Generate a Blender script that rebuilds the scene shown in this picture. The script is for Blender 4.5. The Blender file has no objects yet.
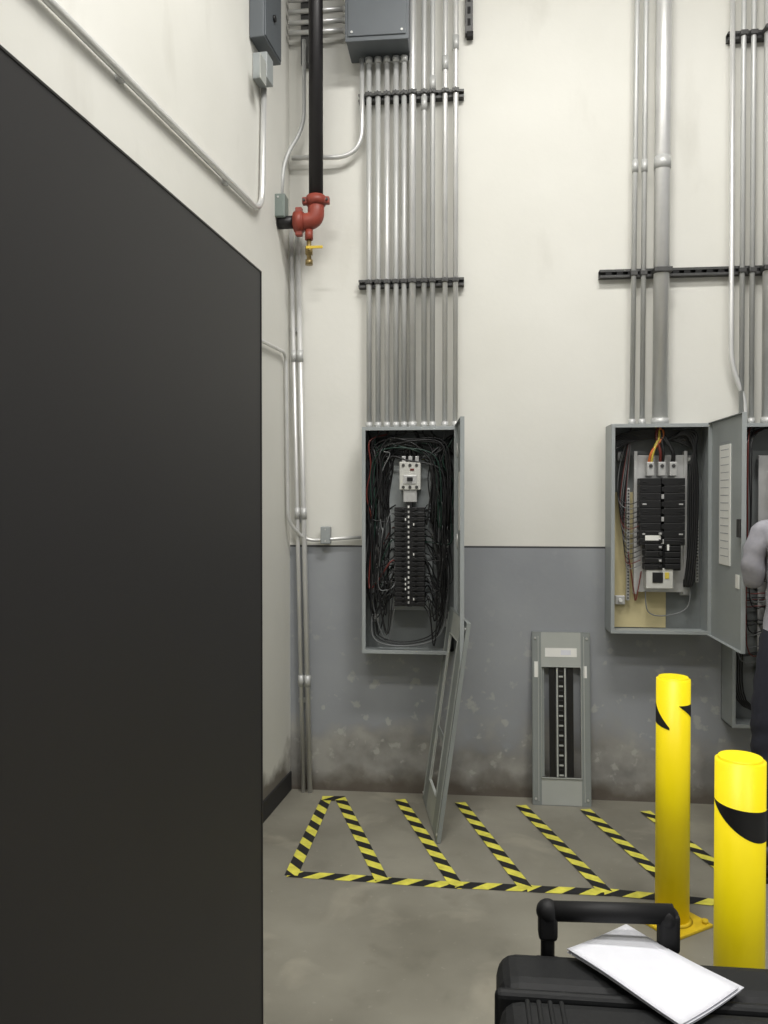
import bpy, bmesh, math, random
from mathutils import Vector, Matrix
random.seed(7)
scene = bpy.context.scene
try:
    scene.view_settings.view_transform = 'Standard'
except Exception:
    pass

# ------------------------------------------------------------------ camera
F = 800.0
CAMZ = 1.55
YAW = math.radians(5.71)
PITCH = math.atan(12 / F)
cam_d = bpy.data.cameras.new('camera')
cam = bpy.data.objects.new('camera', cam_d)
scene.collection.objects.link(cam)
cam_d.lens = 36.0 * F / 1024.0
cam_d.sensor_width = 36.0
cam_d.clip_start = 0.02
cam.location = (0, 0, CAMZ)
cam.rotation_euler = (math.radians(90) - PITCH, 0, YAW)
scene.camera = cam
CR = Matrix.Rotation(YAW, 3, 'Z') @ Matrix.Rotation(math.radians(90) - PITCH, 3, 'X')
C0 = Vector((0, 0, CAMZ))
RIGHT = Vector((math.cos(YAW), math.sin(YAW), 0))
FWD = Vector((-math.sin(YAW), math.cos(YAW), 0))


def survey(px, py, pt, n):
    """measured photo point -> world position on a real plane"""
    d = CR @ Vector(((px - 384) / F, (512 - py) / F, -1))
    t = (pt - C0).dot(n) / d.dot(n)
    return C0 + d * t


D = 4.2


def P(px, py, off=0.0):
    return survey(px, py, Vector((0, D - off, 0)), Vector((0, 1, 0)))


def G(px, py, z=0.0):
    return survey(px, py, Vector((0, 0, z)), Vector((0, 0, 1)))


CORNER = P(290, 500); CORNER.z = 0
LDIR = (RIGHT * (151 / F) + FWD).normalized()      # along left wall, away from camera
LN = Vector((LDIR.y, -LDIR.x, 0)).normalized()     # into the room


def L(px, py, off=0.0):
    return survey(px, py, CORNER + LN * off, LN)


def floorpt(xc, d, z=0):
    v = RIGHT * xc + FWD * d
    return Vector((v.x, v.y, z))


# ------------------------------------------------------------------ materials
def lin(c):
    r = []
    for v in c:
        v = v / 255.0
        r.append(v / 12.92 if v <= 0.04045 else ((v + 0.055) / 1.055) ** 2.4)
    return (r[0], r[1], r[2], 1)


def mat(name, col, rough=0.5, metal=0.0, var=0.08, scale=12.0, bump=0.0, spec=0.5):
    m = bpy.data.materials.new(name)
    m.use_nodes = True
    nt = m.node_tree
    b = nt.nodes['Principled BSDF']
    b.inputs['Roughness'].default_value = rough
    b.inputs['Metallic'].default_value = metal
    b.inputs['Specular IOR Level'].default_value = spec
    tc = nt.nodes.new('ShaderNodeTexCoord')
    nz = nt.nodes.new('ShaderNodeTexNoise')
    nz.inputs['Scale'].default_value = scale
    nz.inputs['Detail'].default_value = 5
    nt.links.new(tc.outputs['Object'], nz.inputs['Vector'])
    rp = nt.nodes.new('ShaderNodeValToRGB')
    c = lin(col)
    rp.color_ramp.elements[0].position = 0.3
    rp.color_ramp.elements[1].position = 0.7
    rp.color_ramp.elements[0].color = (c[0] * (1 - var), c[1] * (1 - var), c[2] * (1 - var), 1)
    rp.color_ramp.elements[1].color = (min(1, c[0] * (1 + var)), min(1, c[1] * (1 + var)), min(1, c[2] * (1 + var)), 1)
    nt.links.new(nz.outputs['Fac'], rp.inputs['Fac'])
    nt.links.new(rp.outputs['Color'], b.inputs['Base Color'])
    if bump:
        bp = nt.nodes.new('ShaderNodeBump')
        bp.inputs['Strength'].default_value = bump
        bp.inputs['Distance'].default_value = 0.004
        nt.links.new(nz.outputs['Fac'], bp.inputs['Height'])
        nt.links.new(bp.outputs['Normal'], b.inputs['Normal'])
    return m


M = {}
M['emt'] = mat('galvanised_conduit', (212, 212, 210), 0.36, 0.45, 0.08, 6)
M['emt_dull'] = mat('dull_conduit', (188, 189, 187), 0.45, 0.25, 0.08, 6)
M['strut'] = mat('strut_steel', (72, 72, 71), 0.5, 0.4, 0.15, 20)
M['hole'] = mat('dark_slot', (16, 16, 17), 0.8)
M['boxgrey'] = mat('panel_grey_enamel', (150, 155, 155), 0.42, 0.0, 0.05, 5)
M['boxin'] = mat('panel_inner_grey', (112, 116, 115), 0.5, 0.0, 0.08, 8)
M['pull'] = mat('pullbox_grey', (90, 95, 99), 0.45, 0.1, 0.06, 5)
M['black'] = mat('black_plastic', (17, 17, 18), 0.45, 0, 0.15)
M['wire'] = mat('black_wire', (24, 24, 25), 0.4, 0, 0.1)
M['wgreen'] = mat('green_wire', (22, 50, 40), 0.4)
M['wred'] = mat('red_wire', (100, 40, 34), 0.4)
M['worange'] = mat('orange_wire', (195, 108, 52), 0.4)
M['wyellow'] = mat('yellow_wire', (205, 184, 76), 0.4)
M['wblue'] = mat('grey_cable', (110, 112, 112), 0.4)
M['wwhite'] = mat('white_wire', (175, 175, 172), 0.4)
M['label'] = mat('white_label', (225, 225, 220), 0.6, 0, 0.04)
M['breaker'] = mat('breaker_light', (190, 190, 184), 0.5, 0, 0.04)
M['alum'] = mat('bus_aluminium', (195, 195, 193), 0.4, 0.5, 0.08)
M['card'] = mat('yellowed_backing', (192, 180, 138), 0.8, 0, 0.14, 7)
M['firepipe'] = mat('black_steel_pipe', (30, 28, 29), 0.45, 0.1, 0.2, 10)
M['redfit'] = mat('red_fitting', (138, 60, 46), 0.5, 0.0, 0.2, 15)
M['brass'] = mat('brass', (140, 122, 80), 0.4, 0.6, 0.15)
M['handle_y'] = mat('yellow_handle', (205, 175, 50), 0.45)
M['boxgreen'] = mat('switch_box', (112, 122, 116), 0.5, 0.1)
M['yellow'] = mat('bollard_yellow', (255, 230, 14), 0.42, 0, 0.03, 4, 0, 0.35)
M['yellow2'] = mat('bollard_base_yellow', (205, 175, 30), 0.5, 0, 0.15, 20)
M['tapey'] = mat('tape_yellow', (210, 204, 80), 0.55, 0, 0.18, 25)
M['tapek'] = mat('tape_black', (28, 28, 29), 0.5, 0, 0.2, 25)
M['partition'] = mat('partition_black', (40, 39, 40), 0.5, 0, 0.05, 2, 0.02, 0.4)
M['partedge'] = mat('partition_edge', (34, 33, 33), 0.5)
M['case'] = mat('case_black', (22, 23, 24), 0.6, 0, 0.12, 60, 0.25, 0.3)
M['caserub'] = mat('case_rubber', (16, 16, 17), 0.6, 0, 0.1, 12, 0, 0.35)
M['paper'] = mat('paper_white', (214, 215, 221), 0.8, 0, 0.03, 30, 0.05)
M['ink'] = mat('faint_ink', (150, 152, 158), 0.8)
M['plate'] = mat('cover_plate_grey', (130, 135, 133), 0.5, 0, 0.06, 6)
M['platelt'] = mat('cover_plate_light', (164, 167, 162), 0.5, 0, 0.06, 6)
M['base'] = mat('baseboard_rubber', (36, 35, 36), 0.6, 0, 0.1)
M['shirt'] = mat('shirt_fabric', (150, 149, 156), 0.9, 0, 0.10, 30, 0.3)
M['trouser'] = mat('navy_trousers', (34, 36, 48), 0.9, 0, 0.1, 40, 0.3)
M['skin'] = mat('skin', (190, 140, 118), 0.55, 0, 0.05, 15)
M['hair'] = mat('hair_brown', (50, 38, 30), 0.7, 0, 0.3, 60, 0.5)
M['shoe'] = mat('work_shoe', (38, 30, 26), 0.5)
M['eyew'] = mat('eye_white', (230, 228, 222), 0.3)
M['lip'] = mat('lips', (165, 96, 88), 0.5)
M['lampbody'] = mat('lamp_housing', (200, 200, 200), 0.5)


def wall_mat(name, split):
    m = bpy.data.materials.new(name)
    m.use_nodes = True
    nt = m.node_tree; N = nt.nodes; K = nt.links
    b = N['Principled BSDF']; b.inputs['Roughness'].default_value = 0.6
    b.inputs['Specular IOR Level'].default_value = 0.35
    geo = N.new('ShaderNodeNewGeometry')
    sep = N.new('ShaderNodeSeparateXYZ'); K.new(geo.outputs['Position'], sep.inputs[0])

    def noise(scale, det=6, sc=None):
        n = N.new('ShaderNodeTexNoise'); n.inputs['Scale'].default_value = scale
        n.inputs['Detail'].default_value = det
        if sc:
            mp = N.new('ShaderNodeMapping'); mp.inputs['Scale'].default_value = sc
            K.new(geo.outputs['Position'], mp.inputs[0]); K.new(mp.outputs[0], n.inputs['Vector'])
        else:
            K.new(geo.outputs['Position'], n.inputs['Vector'])
        return n.outputs['Fac']

    def ramp(sock, p0, p1, c0, c1):
        r = N.new('ShaderNodeValToRGB'); e = r.color_ramp.elements
        e[0].position = p0; e[1].position = p1; e[0].color = c0; e[1].color = c1
        K.new(sock, r.inputs[0]); return r.outputs[0]

    def mix(f, a, bb):
        x = N.new('ShaderNodeMix'); x.data_type = 'RGBA'
        K.new(f, x.inputs[0]); K.new(a, x.inputs[6]); K.new(bb, x.inputs[7]); return x.outputs[2]

    def math_(op, a, v=None, bb=None):
        x = N.new('ShaderNodeMath'); x.operation = op
        K.new(a, x.inputs[0])
        if bb is not None: K.new(bb, x.inputs[1])
        elif v is not None: x.inputs[1].default_value = v
        return x.outputs[0]
    W1 = (1, 1, 1, 1); B0 = (0, 0, 0, 1)
    cream = ramp(noise(1.3), 0.3, 0.7, lin((209, 208, 200)), lin((218, 217, 210)))
    smudge = ramp(noise(4.0, 8, (1, 1, .35)), 0.62, 0.80, B0, (0.3, .3, .3, 1))
    dirt = N.new('ShaderNodeRGB'); dirt.outputs[0].default_value = lin((172, 169, 158))
    top = mix(smudge, cream, dirt.outputs[0])
    if split:
        grey = ramp(noise(2.2), 0.3, 0.7, lin((137, 140, 144)), lin((149, 152, 155)))
        # scuffs
        sc = ramp(noise(14, 10), 0.60, 0.66, B0, (0.45, .45, .45, 1))
        hs = ramp(sep.outputs[2], 0.55, 1.0, W1, (.12, .12, .12, 1))
        scm = N.new('ShaderNodeMix'); scm.data_type = 'RGBA'; scm.blend_type = 'MULTIPLY'; scm.inputs[0].default_value = 1
        K.new(sc, scm.inputs[6]); K.new(hs, scm.inputs[7]); sc = scm.outputs[2]
        # worn band close to the floor
        h = math_('MULTIPLY', sep.outputs[2], -1.6)
        h = math_('ADD', h, 1.0)
        h2 = math_('ADD', h, None, math_('MULTIPLY', math_('SUBTRACT', noise(3.0, 9), 0.5), 1.4))
        f = ramp(h2, 0.44, 0.66, B0, (0.7, .7, .7, 1))
        worn = ramp(noise(6, 10), 0.36, 0.62, lin((112, 108, 99)), lin((160, 157, 148)))
        grey = mix(f, grey, worn)
        li = N.new('ShaderNodeRGB'); li.outputs[0].default_value = lin((184, 183, 176))
        grey = mix(sc, grey, li.outputs[0])
        # dark grime right at the floor joint
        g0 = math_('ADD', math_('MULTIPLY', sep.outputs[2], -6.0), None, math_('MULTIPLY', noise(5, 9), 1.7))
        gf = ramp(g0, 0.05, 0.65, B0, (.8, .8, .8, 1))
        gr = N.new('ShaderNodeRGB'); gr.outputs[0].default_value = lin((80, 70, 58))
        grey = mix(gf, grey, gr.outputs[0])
        lnz = math_('SUBTRACT', sep.outputs[2], split)
        fz = ramp(math_('ADD', math_('MULTIPLY', lnz, 250.0), 0.5), 0.4, 0.6, B0, W1)
        col = mix(fz, grey, top)
        # thin dark paint line
        ab = math_('ABSOLUTE', lnz)
        fl = ramp(math_('MULTIPLY', ab, 100.0), 0.35, 0.6, W1, B0)
        dk = N.new('ShaderNodeRGB'); dk.outputs[0].default_value = lin((62, 62, 64))
        col = mix(fl, col, dk.outputs[0])
    else:
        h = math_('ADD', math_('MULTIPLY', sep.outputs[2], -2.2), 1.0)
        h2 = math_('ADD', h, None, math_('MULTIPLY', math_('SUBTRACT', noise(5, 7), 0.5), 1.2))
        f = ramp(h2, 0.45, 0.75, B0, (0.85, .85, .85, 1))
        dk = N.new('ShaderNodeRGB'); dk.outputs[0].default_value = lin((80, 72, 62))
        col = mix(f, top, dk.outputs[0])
    K.new(col, b.inputs['Base Color'])
    bp = N.new('ShaderNodeBump'); bp.inputs['Strength'].default_value = 0.12
    bp.inputs['Distance'].default_value = 0.005
    K.new(noise(30, 4), bp.inputs['Height']); K.new(bp.outputs[0], b.inputs['Normal'])
    return m


SPLIT = P(500, 547).z
M['wall_b'] = wall_mat('painted_block_wall', SPLIT)
M['wall_l'] = wall_mat('painted_side_wall', None)


def floor_mat():
    m = bpy.data.materials.new('concrete_floor')
    m.use_nodes = True
    nt = m.node_tree; N = nt.nodes; K = nt.links
    b = N['Principled BSDF']
    geo = N.new('ShaderNodeNewGeometry')

    def noise(s, d, ds=0.0):
        n = N.new('ShaderNodeTexNoise'); n.inputs['Scale'].default_value = s; n.inputs['Detail'].default_value = d
        n.inputs['Distortion'].default_value = ds
        K.new(geo.outputs['Position'], n.inputs['Vector']); return n.outputs['Fac']

    def blend(fac, a, col):
        c = N.new('ShaderNodeRGB'); c.outputs[0].default_value = lin(col)
        x = N.new('ShaderNodeMix'); x.data_type = 'RGBA'
        K.new(fac, x.inputs[0]); K.new(a, x.inputs[6]); K.new(c.outputs[0], x.inputs[7]); return x.outputs[2]

    def thr(s, d, p0, p1, v, ds=0.0):
        r2 = N.new('ShaderNodeValToRGB'); e = r2.color_ramp.elements
        e[0].position = p0; e[0].color = (0, 0, 0, 1); e[1].position = p1; e[1].color = (v, v, v, 1)
        K.new(noise(s, d, ds), r2.inputs[0]); return r2.outputs[0]
    r = N.new('ShaderNodeValToRGB'); e = r.color_ramp.elements
    e[0].position = 0.3; e[0].color = lin((114, 111, 100)); e[1].position = 0.7; e[1].color = lin((141, 138, 126))
    K.new(noise(2.0, 12), r.inputs[0])
    col = blend(thr(3.2, 12, .58, .68, .32, .6), r.outputs[0], (168, 162, 146))
    col = blend(thr(5.0, 10, .58, .74, .32, .4), col, (84, 80, 70))
    col = blend(thr(40, 4, .66, .74, .25), col, (174, 170, 156))
    K.new(col, b.inputs['Base Color'])
    rr = N.new('ShaderNodeMapRange'); rr.inputs[3].default_value = 0.26; rr.inputs[4].default_value = 0.5
    K.new(noise(3, 6), rr.inputs[0]); K.new(rr.outputs[0], b.inputs['Roughness'])
    bp = N.new('ShaderNodeBump'); bp.inputs['Strength'].default_value = 0.1; bp.inputs['Distance'].default_value = 0.004
    K.new(noise(18, 8), bp.inputs['Height']); K.new(bp.outputs[0], b.inputs['Normal'])
    return m


M['floor'] = floor_mat()
M['ceiling'] = mat('ceiling_paint', (205, 203, 195), 0.8)


# ------------------------------------------------------------------ mesh kit
class Kit:
    def __init__(self, name):
        self.name = name; self.bm = bmesh.new(); self.mats = []

    def mi(self, m):
        if m not in self.mats: self.mats.append(m)
        return self.mats.index(m)

    def _merge(self, t, m):
        i = self.mi(m)
        for f in t.faces: f.material_index = i
        me = bpy.data.meshes.new('tmp'); t.to_mesh(me); t.free()
        self.bm.from_mesh(me); bpy.data.meshes.remove(me)

    def box(self, c, s, m, R=None, bev=0.0, seg=2):
        t = bmesh.new(); bmesh.ops.create_cube(t, size=1)
        for v in t.verts: v.co = Vector((v.co.x * s[0], v.co.y * s[1], v.co.z * s[2]))
        if bev: bmesh.ops.bevel(t, geom=t.edges[:], offset=bev, segments=seg, affect='EDGES', profile=0.5)
        for v in t.verts:
            co = v.co if R is None else R @ v.co
            v.co = co + Vector(c)
        self._merge(t, m); return self

    def bb(self, a, b, m, bev=0.0):
        a = Vector(a); b = Vector(b)
        s = [abs(b[i] - a[i]) for i in range(3)]
        return self.box((a + b) / 2, s, m, None, bev)

    def cyl(self, a, b, r, m, seg=20, r2=None, bev=0.0):
        a = Vector(a); b = Vector(b); d = b - a
        t = bmesh.new()
        bmesh.ops.create_cone(t, cap_ends=True, segments=seg, radius1=r, radius2=r if r2 is None else r2, depth=d.length)
        if bev:
            es = [e for e in t.edges if len(e.link_faces) == 2 and any(len(f.verts) > 4 for f in e.link_faces)]
            bmesh.ops.bevel(t, geom=es, offset=bev, segments=3, affect='EDGES')
        for f in t.faces: f.smooth = len(f.verts) == 4
        q = d.to_track_quat('Z', 'Y').to_matrix()
        for v in t.verts: v.co = q @ v.co + (a + b) / 2
        self._merge(t, m); return self

    def tube(self, pts, r, m, bend=0.08, seg=12, closed=True):
        pts = [Vector(p) for p in pts]
        path = [pts[0]]
        for i in range(1, len(pts) - 1):
            p = pts[i]; a = pts[i - 1] - p; c = pts[i + 1] - p
            k = min(bend, a.length * .49, c.length * .49)
            s = p + a.normalized() * k; e = p + c.normalized() * k
            for j in range(9):
                u = j / 8
                path.append(s * (1 - u) ** 2 + p * 2 * u * (1 - u) + e * u * u)
        path.append(pts[-1])
        self.sweep(path, r, m, seg); return self

    def sweep(self, path, r, m, seg=8):
        i0 = self.mi(m); bm = self.bm
        clean = [path[0]]
        for p in path[1:]:
            if (p - clean[-1]).length > 1e-5: clean.append(p)
        path = clean
        n = len(path)
        tang = []
        for i in range(n):
            a = path[max(0, i - 1)]; b = path[min(n - 1, i + 1)]
            tang.append((b - a).normalized())
        up = Vector((0, 0, 1)) if abs(tang[0].z) < 0.9 else Vector((1, 0, 0))
        nrm = (up - tang[0] * up.dot(tang[0])).normalized()
        rings = []
        for i in range(n):
            nrm = (nrm - tang[i] * nrm.dot(tang[i])).normalized()
            bn = tang[i].cross(nrm)
            ri = r[i] if isinstance(r, (list, tuple)) else r
            rings.append([bm.verts.new(path[i] + (nrm * math.cos(2 * math.pi * k / seg) + bn * math.sin(2 * math.pi * k / seg)) * ri) for k in range(seg)])
        for i in range(n - 1):
            for k in range(seg):
                f = bm.faces.new((rings[i][k], rings[i][(k + 1) % seg], rings[i + 1][(k + 1) % seg], rings[i + 1][k]))
                f.smooth = True; f.material_index = i0
        for rg, rev in ((rings[0], True), (rings[-1], False)):
            f = bm.faces.new(rg[::-1] if rev else rg); f.material_index = i0
        return self

    def spline(self, pts, r, m, seg=6, n=6):
        pts = [Vector(p) for p in pts]
        q = [pts[0]] + pts + [pts[-1]]
        path = []
        for i in range(1, len(q) - 2):
            p0, p1, p2, p3 = q[i - 1], q[i], q[i + 1], q[i + 2]
            for j in range(n):
                t = j / n
                path.append(0.5 * ((2 * p1) + (-p0 + p2) * t + (2 * p0 - 5 * p1 + 4 * p2 - p3) * t * t + (-p0 + 3 * p1 - 3 * p2 + p3) * t ** 3))
        path.append(pts[-1])
        return self.sweep(path, r, m, seg)

    def sphere(self, c, s, m, R=None, u=20, v=12):
        t = bmesh.new(); bmesh.ops.create_uvsphere(t, u_segments=u, v_segments=v, radius=1)
        for x in t.verts:
            co = Vector((x.co.x * s[0], x.co.y * s[1], x.co.z * s[2]))
            if R is not None: co = R @ co
            x.co = co + Vector(c)
        for f in t.faces: f.smooth = True
        self._merge(t, m); return self

    def face(self, pts, m, smooth=False):
        f = self.bm.faces.new([self.bm.verts.new(Vector(p)) for p in pts]); f.material_index = self.mi(m); f.smooth = smooth
        return self

    def xform(self, mtx):
        bmesh.ops.transform(self.bm, matrix=mtx, verts=self.bm.verts[:]); return self

    def done(self, parent=None, name=None):
        me = bpy.data.meshes.new(self.name)
        bmesh.ops.recalc_face_normals(self.bm, faces=self.bm.faces[:])
        self.bm.to_mesh(me); self.bm.free()
        for k in self.mats: me.materials.append(M[k])
        o = bpy.data.objects.new(self.name, me)
        scene.collection.objects.link(o)
        if parent: o.parent = parent
        return o


def empty(name, loc=(0, 0, 0)):
    e = bpy.data.objects.new(name, None); e.location = loc; e.empty_display_size = 0.1
    scene.collection.objects.link(e); return e


# ------------------------------------------------------------------ room
H = 5.4
XR = 4.2
k = Kit('floor'); k.bb((-3.2, -2.5, -0.1), (XR, D + 0.15, 0), 'floor'); k.done()
k = Kit('wall_back'); k.bb((CORNER.x - 0.12, D, 0), (XR, D + 0.15, H), 'wall_b'); k.done()
k = Kit('wall_left')
far = CORNER + LDIR * 0.0; near = CORNER - LDIR * 6.5
c = (far + near) / 2 - LN * 0.06
Rl = Matrix((( -LN.x, LDIR.x, 0), (-LN.y, LDIR.y, 0), (0, 0, 1)))
# columns: local x -> -LN, y -> LDIR
k.box((c.x, c.y, H / 2), (0.12, 6.5, H), 'wall_l', Rl); k.done()
k = Kit('ceiling'); k.bb((-3.2, -2.5, H), (XR, D + 0.15, H + 0.1), 'ceiling'); k.done()
k = Kit('baseboard_left')
c = (far + near) / 2 + LN * 0.005
k.box((c.x, c.y, 0.05), (0.01, 6.48, 0.10), 'base', Rl, 0.003); k.done()

# ceiling fixtures with light
def area(name, loc, sx, sy, power, col=(1, 0.98, 0.95)):
    root = Kit(name)
    root.box((loc[0], loc[1], loc[2] + 0.06), (sx + 0.06, sy + 0.06, 0.1), 'lampbody', None, 0.01)
    root.cyl((loc[0] - sx * .3, loc[1], loc[2] + .1), (loc[0] - sx * .3, loc[1], H), 0.006, 'emt')
    root.cyl((loc[0] + sx * .3, loc[1], loc[2] + .1), (loc[0] + sx * .3, loc[1], H), 0.006, 'emt')
    o = root.done()
    ld = bpy.data.lights.new(name + '_lamp', 'AREA'); ld.shape = 'RECTANGLE'; ld.size = sx; ld.size_y = sy
    ld.energy = power; ld.color = col
    lo = bpy.data.objects.new('lamp', ld); lo.location = loc; lo.parent = o
    scene.collection.objects.link(lo)

area('fluorescent_light_fixture', (0.60, 2.2, 4.9), 1.3, 0.35, 99)
area('fluorescent_light_fixture', (-0.6, 0.6, 4.9), 1.3, 0.35, 84)
area('fluorescent_light_fixture', (2.2, -0.4, 4.9), 1.3, 0.35, 80)

w = bpy.data.worlds.new('world'); scene.world = w; w.use_nodes = True
w.node_tree.nodes['Background'].inputs[0].default_value = (0.6, 0.6, 0.595, 1)
w.node_tree.nodes['Background'].inputs[1].default_value = 0.54


# ------------------------------------------------------------------ strut channel
def strut(pxa, pxb, py, pyb=None):
    a = P(pxa, py, 0.02); b = P(pxb, py, 0.02)
    k = Kit('strut_channel')
    z = a.z; x0, x1 = a.x, b.x
    k.bb((x0, D - 0.004, z - .02), (x1, D, z + .02), 'strut')
    k.bb((x0, D - 0.04, z - .02), (x1, D, z - .016), 'strut')
    k.bb((x0, D - 0.04, z + .016), (x1, D, z + .02), 'strut')
    k.bb((x0, D - 0.042, z - .02), (x1, D - .038, z - .008), 'strut')
    k.bb((x0, D - 0.042, z + .008), (x1, D - .038, z + .02), 'strut')
    x = x0 + .03
    while x < x1 - .03:
        k.bb((x, D - 0.0405, z - .009), (x + .03, D - .005, z + .009), 'hole'); x += .055
    k.done()
    return z

# ------------------------------------------------------------------ left conduit bundle
PB = 0.16  # panel depth
zt1 = P(410, 427, PB).z
zA = strut(359, 464, 100); zB = strut(359, 464, 285)
zpull = P(376, 42, 0.2).z
k = Kit('electrical_conduit_bundle')
spec = [(369, .0135), (378, .0135), (387, .0135), (396, .0135), (404, .0135), (412.5, .018), (424, .0135), (432.5, .0135), (445, .0135), (455.5, .0135)]
for i, (px, r) in enumerate(spec):
    a = P(px, 285, .062)
    top = zpull - .003 if i < 5 else H - .01
    k.cyl((a.x, a.y, zt1 + .001), (a.x, a.y, top), r, 'emt' if i in (5, 8, 9, 2) else 'emt_dull', 16)
    k.cyl((a.x, a.y, zt1 + .001), (a.x, a.y, zt1 + .035), r + .005, 'emt_dull', 16)
    if i < 5: k.cyl((a.x, a.y, zpull - .033), (a.x, a.y, zpull - .003), r + .005, 'emt_dull', 16)
    if i > 5: k.cyl((a.x, a.y, 2.95 + .1 * i), (a.x, a.y, 3.02 + .1 * i), r + .003, 'emt_dull', 16)
    for z in (zA, zB):
        k.box((a.x, a.y - r * .3, z), (2 * r + .008, 2 * r + .002, .022), 'strut', None, .003)
        k.box((a.x, a.y - r - .008, z), (.008, .016, .018), 'strut')
k.done()

# pull box over the bundle
k = Kit('pull_box')
a = P(346, 42, .2); b = P(408, 42, .2)
k.bb((a.x, D - .2, a.z), (b.x, D, a.z + .62), 'pull', .004)
k.bb((a.x - .004, D - .205, a.z - .002), (b.x + .004, D - .198, a.z + .624), 'pull', .002)
k.bb((a.x + .01, D - .212, a.z + .02), (b.x - .01, D - .203, a.z + .6), 'pull', .003)
for fx in (a.x + .03, b.x - .03):
    for fz in (.04, .3, .58):
        k.cyl((fx, D - .216, a.z + fz), (fx, D - .21, a.z + fz), .006, 'alum', 10)
k.done()
PULLX0 = a.x

# hanging bracket at right of bundle
k = Kit('strut_bracket')
a = P(469, 36, .05)
k.bb((a.x - .02, D - .04, a.z + .02), (a.x + .02, D, a.z + .9), 'strut', .002)
k.bb((a.x - .012, D - .045, a.z - .0), (a.x + .022, D - .01, a.z + .03), 'hole', .003)
for j in range(12):
    k.bb((a.x - .008, D - .0415, a.z + .06 + j * .06), (a.x + .008, D - .039, a.z + .095 + j * .06), 'hole')
k.done()

# ------------------------------------------------------------------ right conduits
zt2 = P(660, 424, PB).z
strut(599, 800, 275)
strut(727, 800, 38)
zS = P(660, 275, .02).z
zS2 = P(740, 38, .02).z
k = Kit('electrical_conduit_bundle')
for px, pxt, r, kind in ((632, 637, .0125, 'emt_dull'), (642, 646, .0125, 'emt_dull'), (660, 664, .038, 'emt')):
    a = P(px, 415, .045 + r); t = P(pxt, 5, .045 + r)
    s = (t.x - a.x) / (t.z - a.z)
    k.cyl((a.x, a.y, zt2 + .001), (a.x + s * (H - zt2), a.y, H - .01), r, kind, 24)
    k.cyl((a.x, a.y, zt2 + .001), (a.x, a.y, zt2 + .035), r + .005, 'emt_dull', 24)
    k.box((a.x + s * (zS - zt2), a.y - r * .3, zS), (2 * r + .01, 2 * r + .004, .024), 'strut', None, .003)
    k.cyl((a.x + s * 1.3, a.y, zt2 + 1.27), (a.x + s * 1.3, a.y, zt2 + 1.33), r + .003, 'emt_dull', 24)
k.done()
k = Kit('electrical_conduit_bundle')
for px, r in ((742, .0125), (752, .0125), (769, .03), (786, .0125), (798, .0125)):
    a = P(px, 300, .045 + r)
    for z in (zS, zS2):
        k.box((a.x, a.y - r * .3, z), (2 * r + .01, 2 * r + .004, .024), 'strut', None, .003)
    k.cyl((a.x, a.y, zt2 + .001), (a.x, a.y, H - .01), r, 'emt' if r > .02 else 'emt_dull', 20)
    k.cyl((a.x, a.y, zt2 + .001), (a.x, a.y, zt2 + .035), r + .005, 'emt_dull', 20)
r = .0125
k.tube([(P(731, 200, .057).x, D - .057, H - .01), P(731, 365, .057), P(745, 400, .057), P(745, 425, .057)], r, 'emt', .09, 14)
k.done()

# ------------------------------------------------------------------ panels
def enclosure(k, x0, x1, z0, z1, d=PB, inner='boxin'):
    t = .005; y0 = D - d
    k.bb((x0, D - t, z0), (x1, D, z1), inner)
    k.bb((x0, y0, z0), (x0 + t, D, z1), 'boxgrey')
    k.bb((x1 - t, y0, z0), (x1, D, z1), 'boxgrey')
    k.bb((x0, y0, z0), (x1, D, z0 + t), 'boxgrey')
    k.bb((x0, y0, z1 - t), (x1, D, z1), 'boxgrey')
    fl = .018
    k.bb((x0, y0 - .002, z0), (x0 + fl, y0 + .003, z1), 'boxgrey', .001)
    k.bb((x1 - fl, y0 - .002, z0), (x1, y0 + .003, z1), 'boxgrey', .001)
    k.bb((x0, y0 - .0025, z0), (x1, y0 + .0025, z0 + fl), 'boxgrey', .001)
    k.bb((x0, y0 - .0025, z1 - fl), (x1, y0 + .0025, z1), 'boxgrey', .001)


def breakers(k, xc, z0, z1, y, pitch=.0255, w=.062, skip=(), lab=.08):
    n = int((z1 - z0) / pitch)
    for i in range(n):
        z = z0 + (i + .5) * pitch
        for s in (-1, 1):
            if (i, s) in skip: continue
            x = xc + s * (w / 2 + .012)
            k.bb((x - w / 2, y - .035, z - pitch * .44), (x + w / 2, y + .03, z + pitch * .44), 'black', .0015)
            k.bb((x - s * .012 - .007, y - .047, z - .004), (x - s * .012 + .007, y - .034, z + .004), 'black', .001)
            if random.random() < lab:
                k.bb((x - s * .024 - .003, y - .0365, z - .006), (x - s * .024 + .003, y - .0345, z + .006), 'label')
            k.cyl((x + s * w * .38, y - .037, z), (x + s * w * .38, y - .034, z), .003, 'strut', 8)


def bar(k, x, z0, z1, y):
    k.bb((x - .007, y - .012, z0), (x + .007, y + .012, z1), 'alum', .001)
    z = z0 + .012
    while z < z1 - .008:
        k.cyl((x, y - .017, z), (x, y - .011, z), .0045, 'strut', 8); z += .0165


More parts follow.
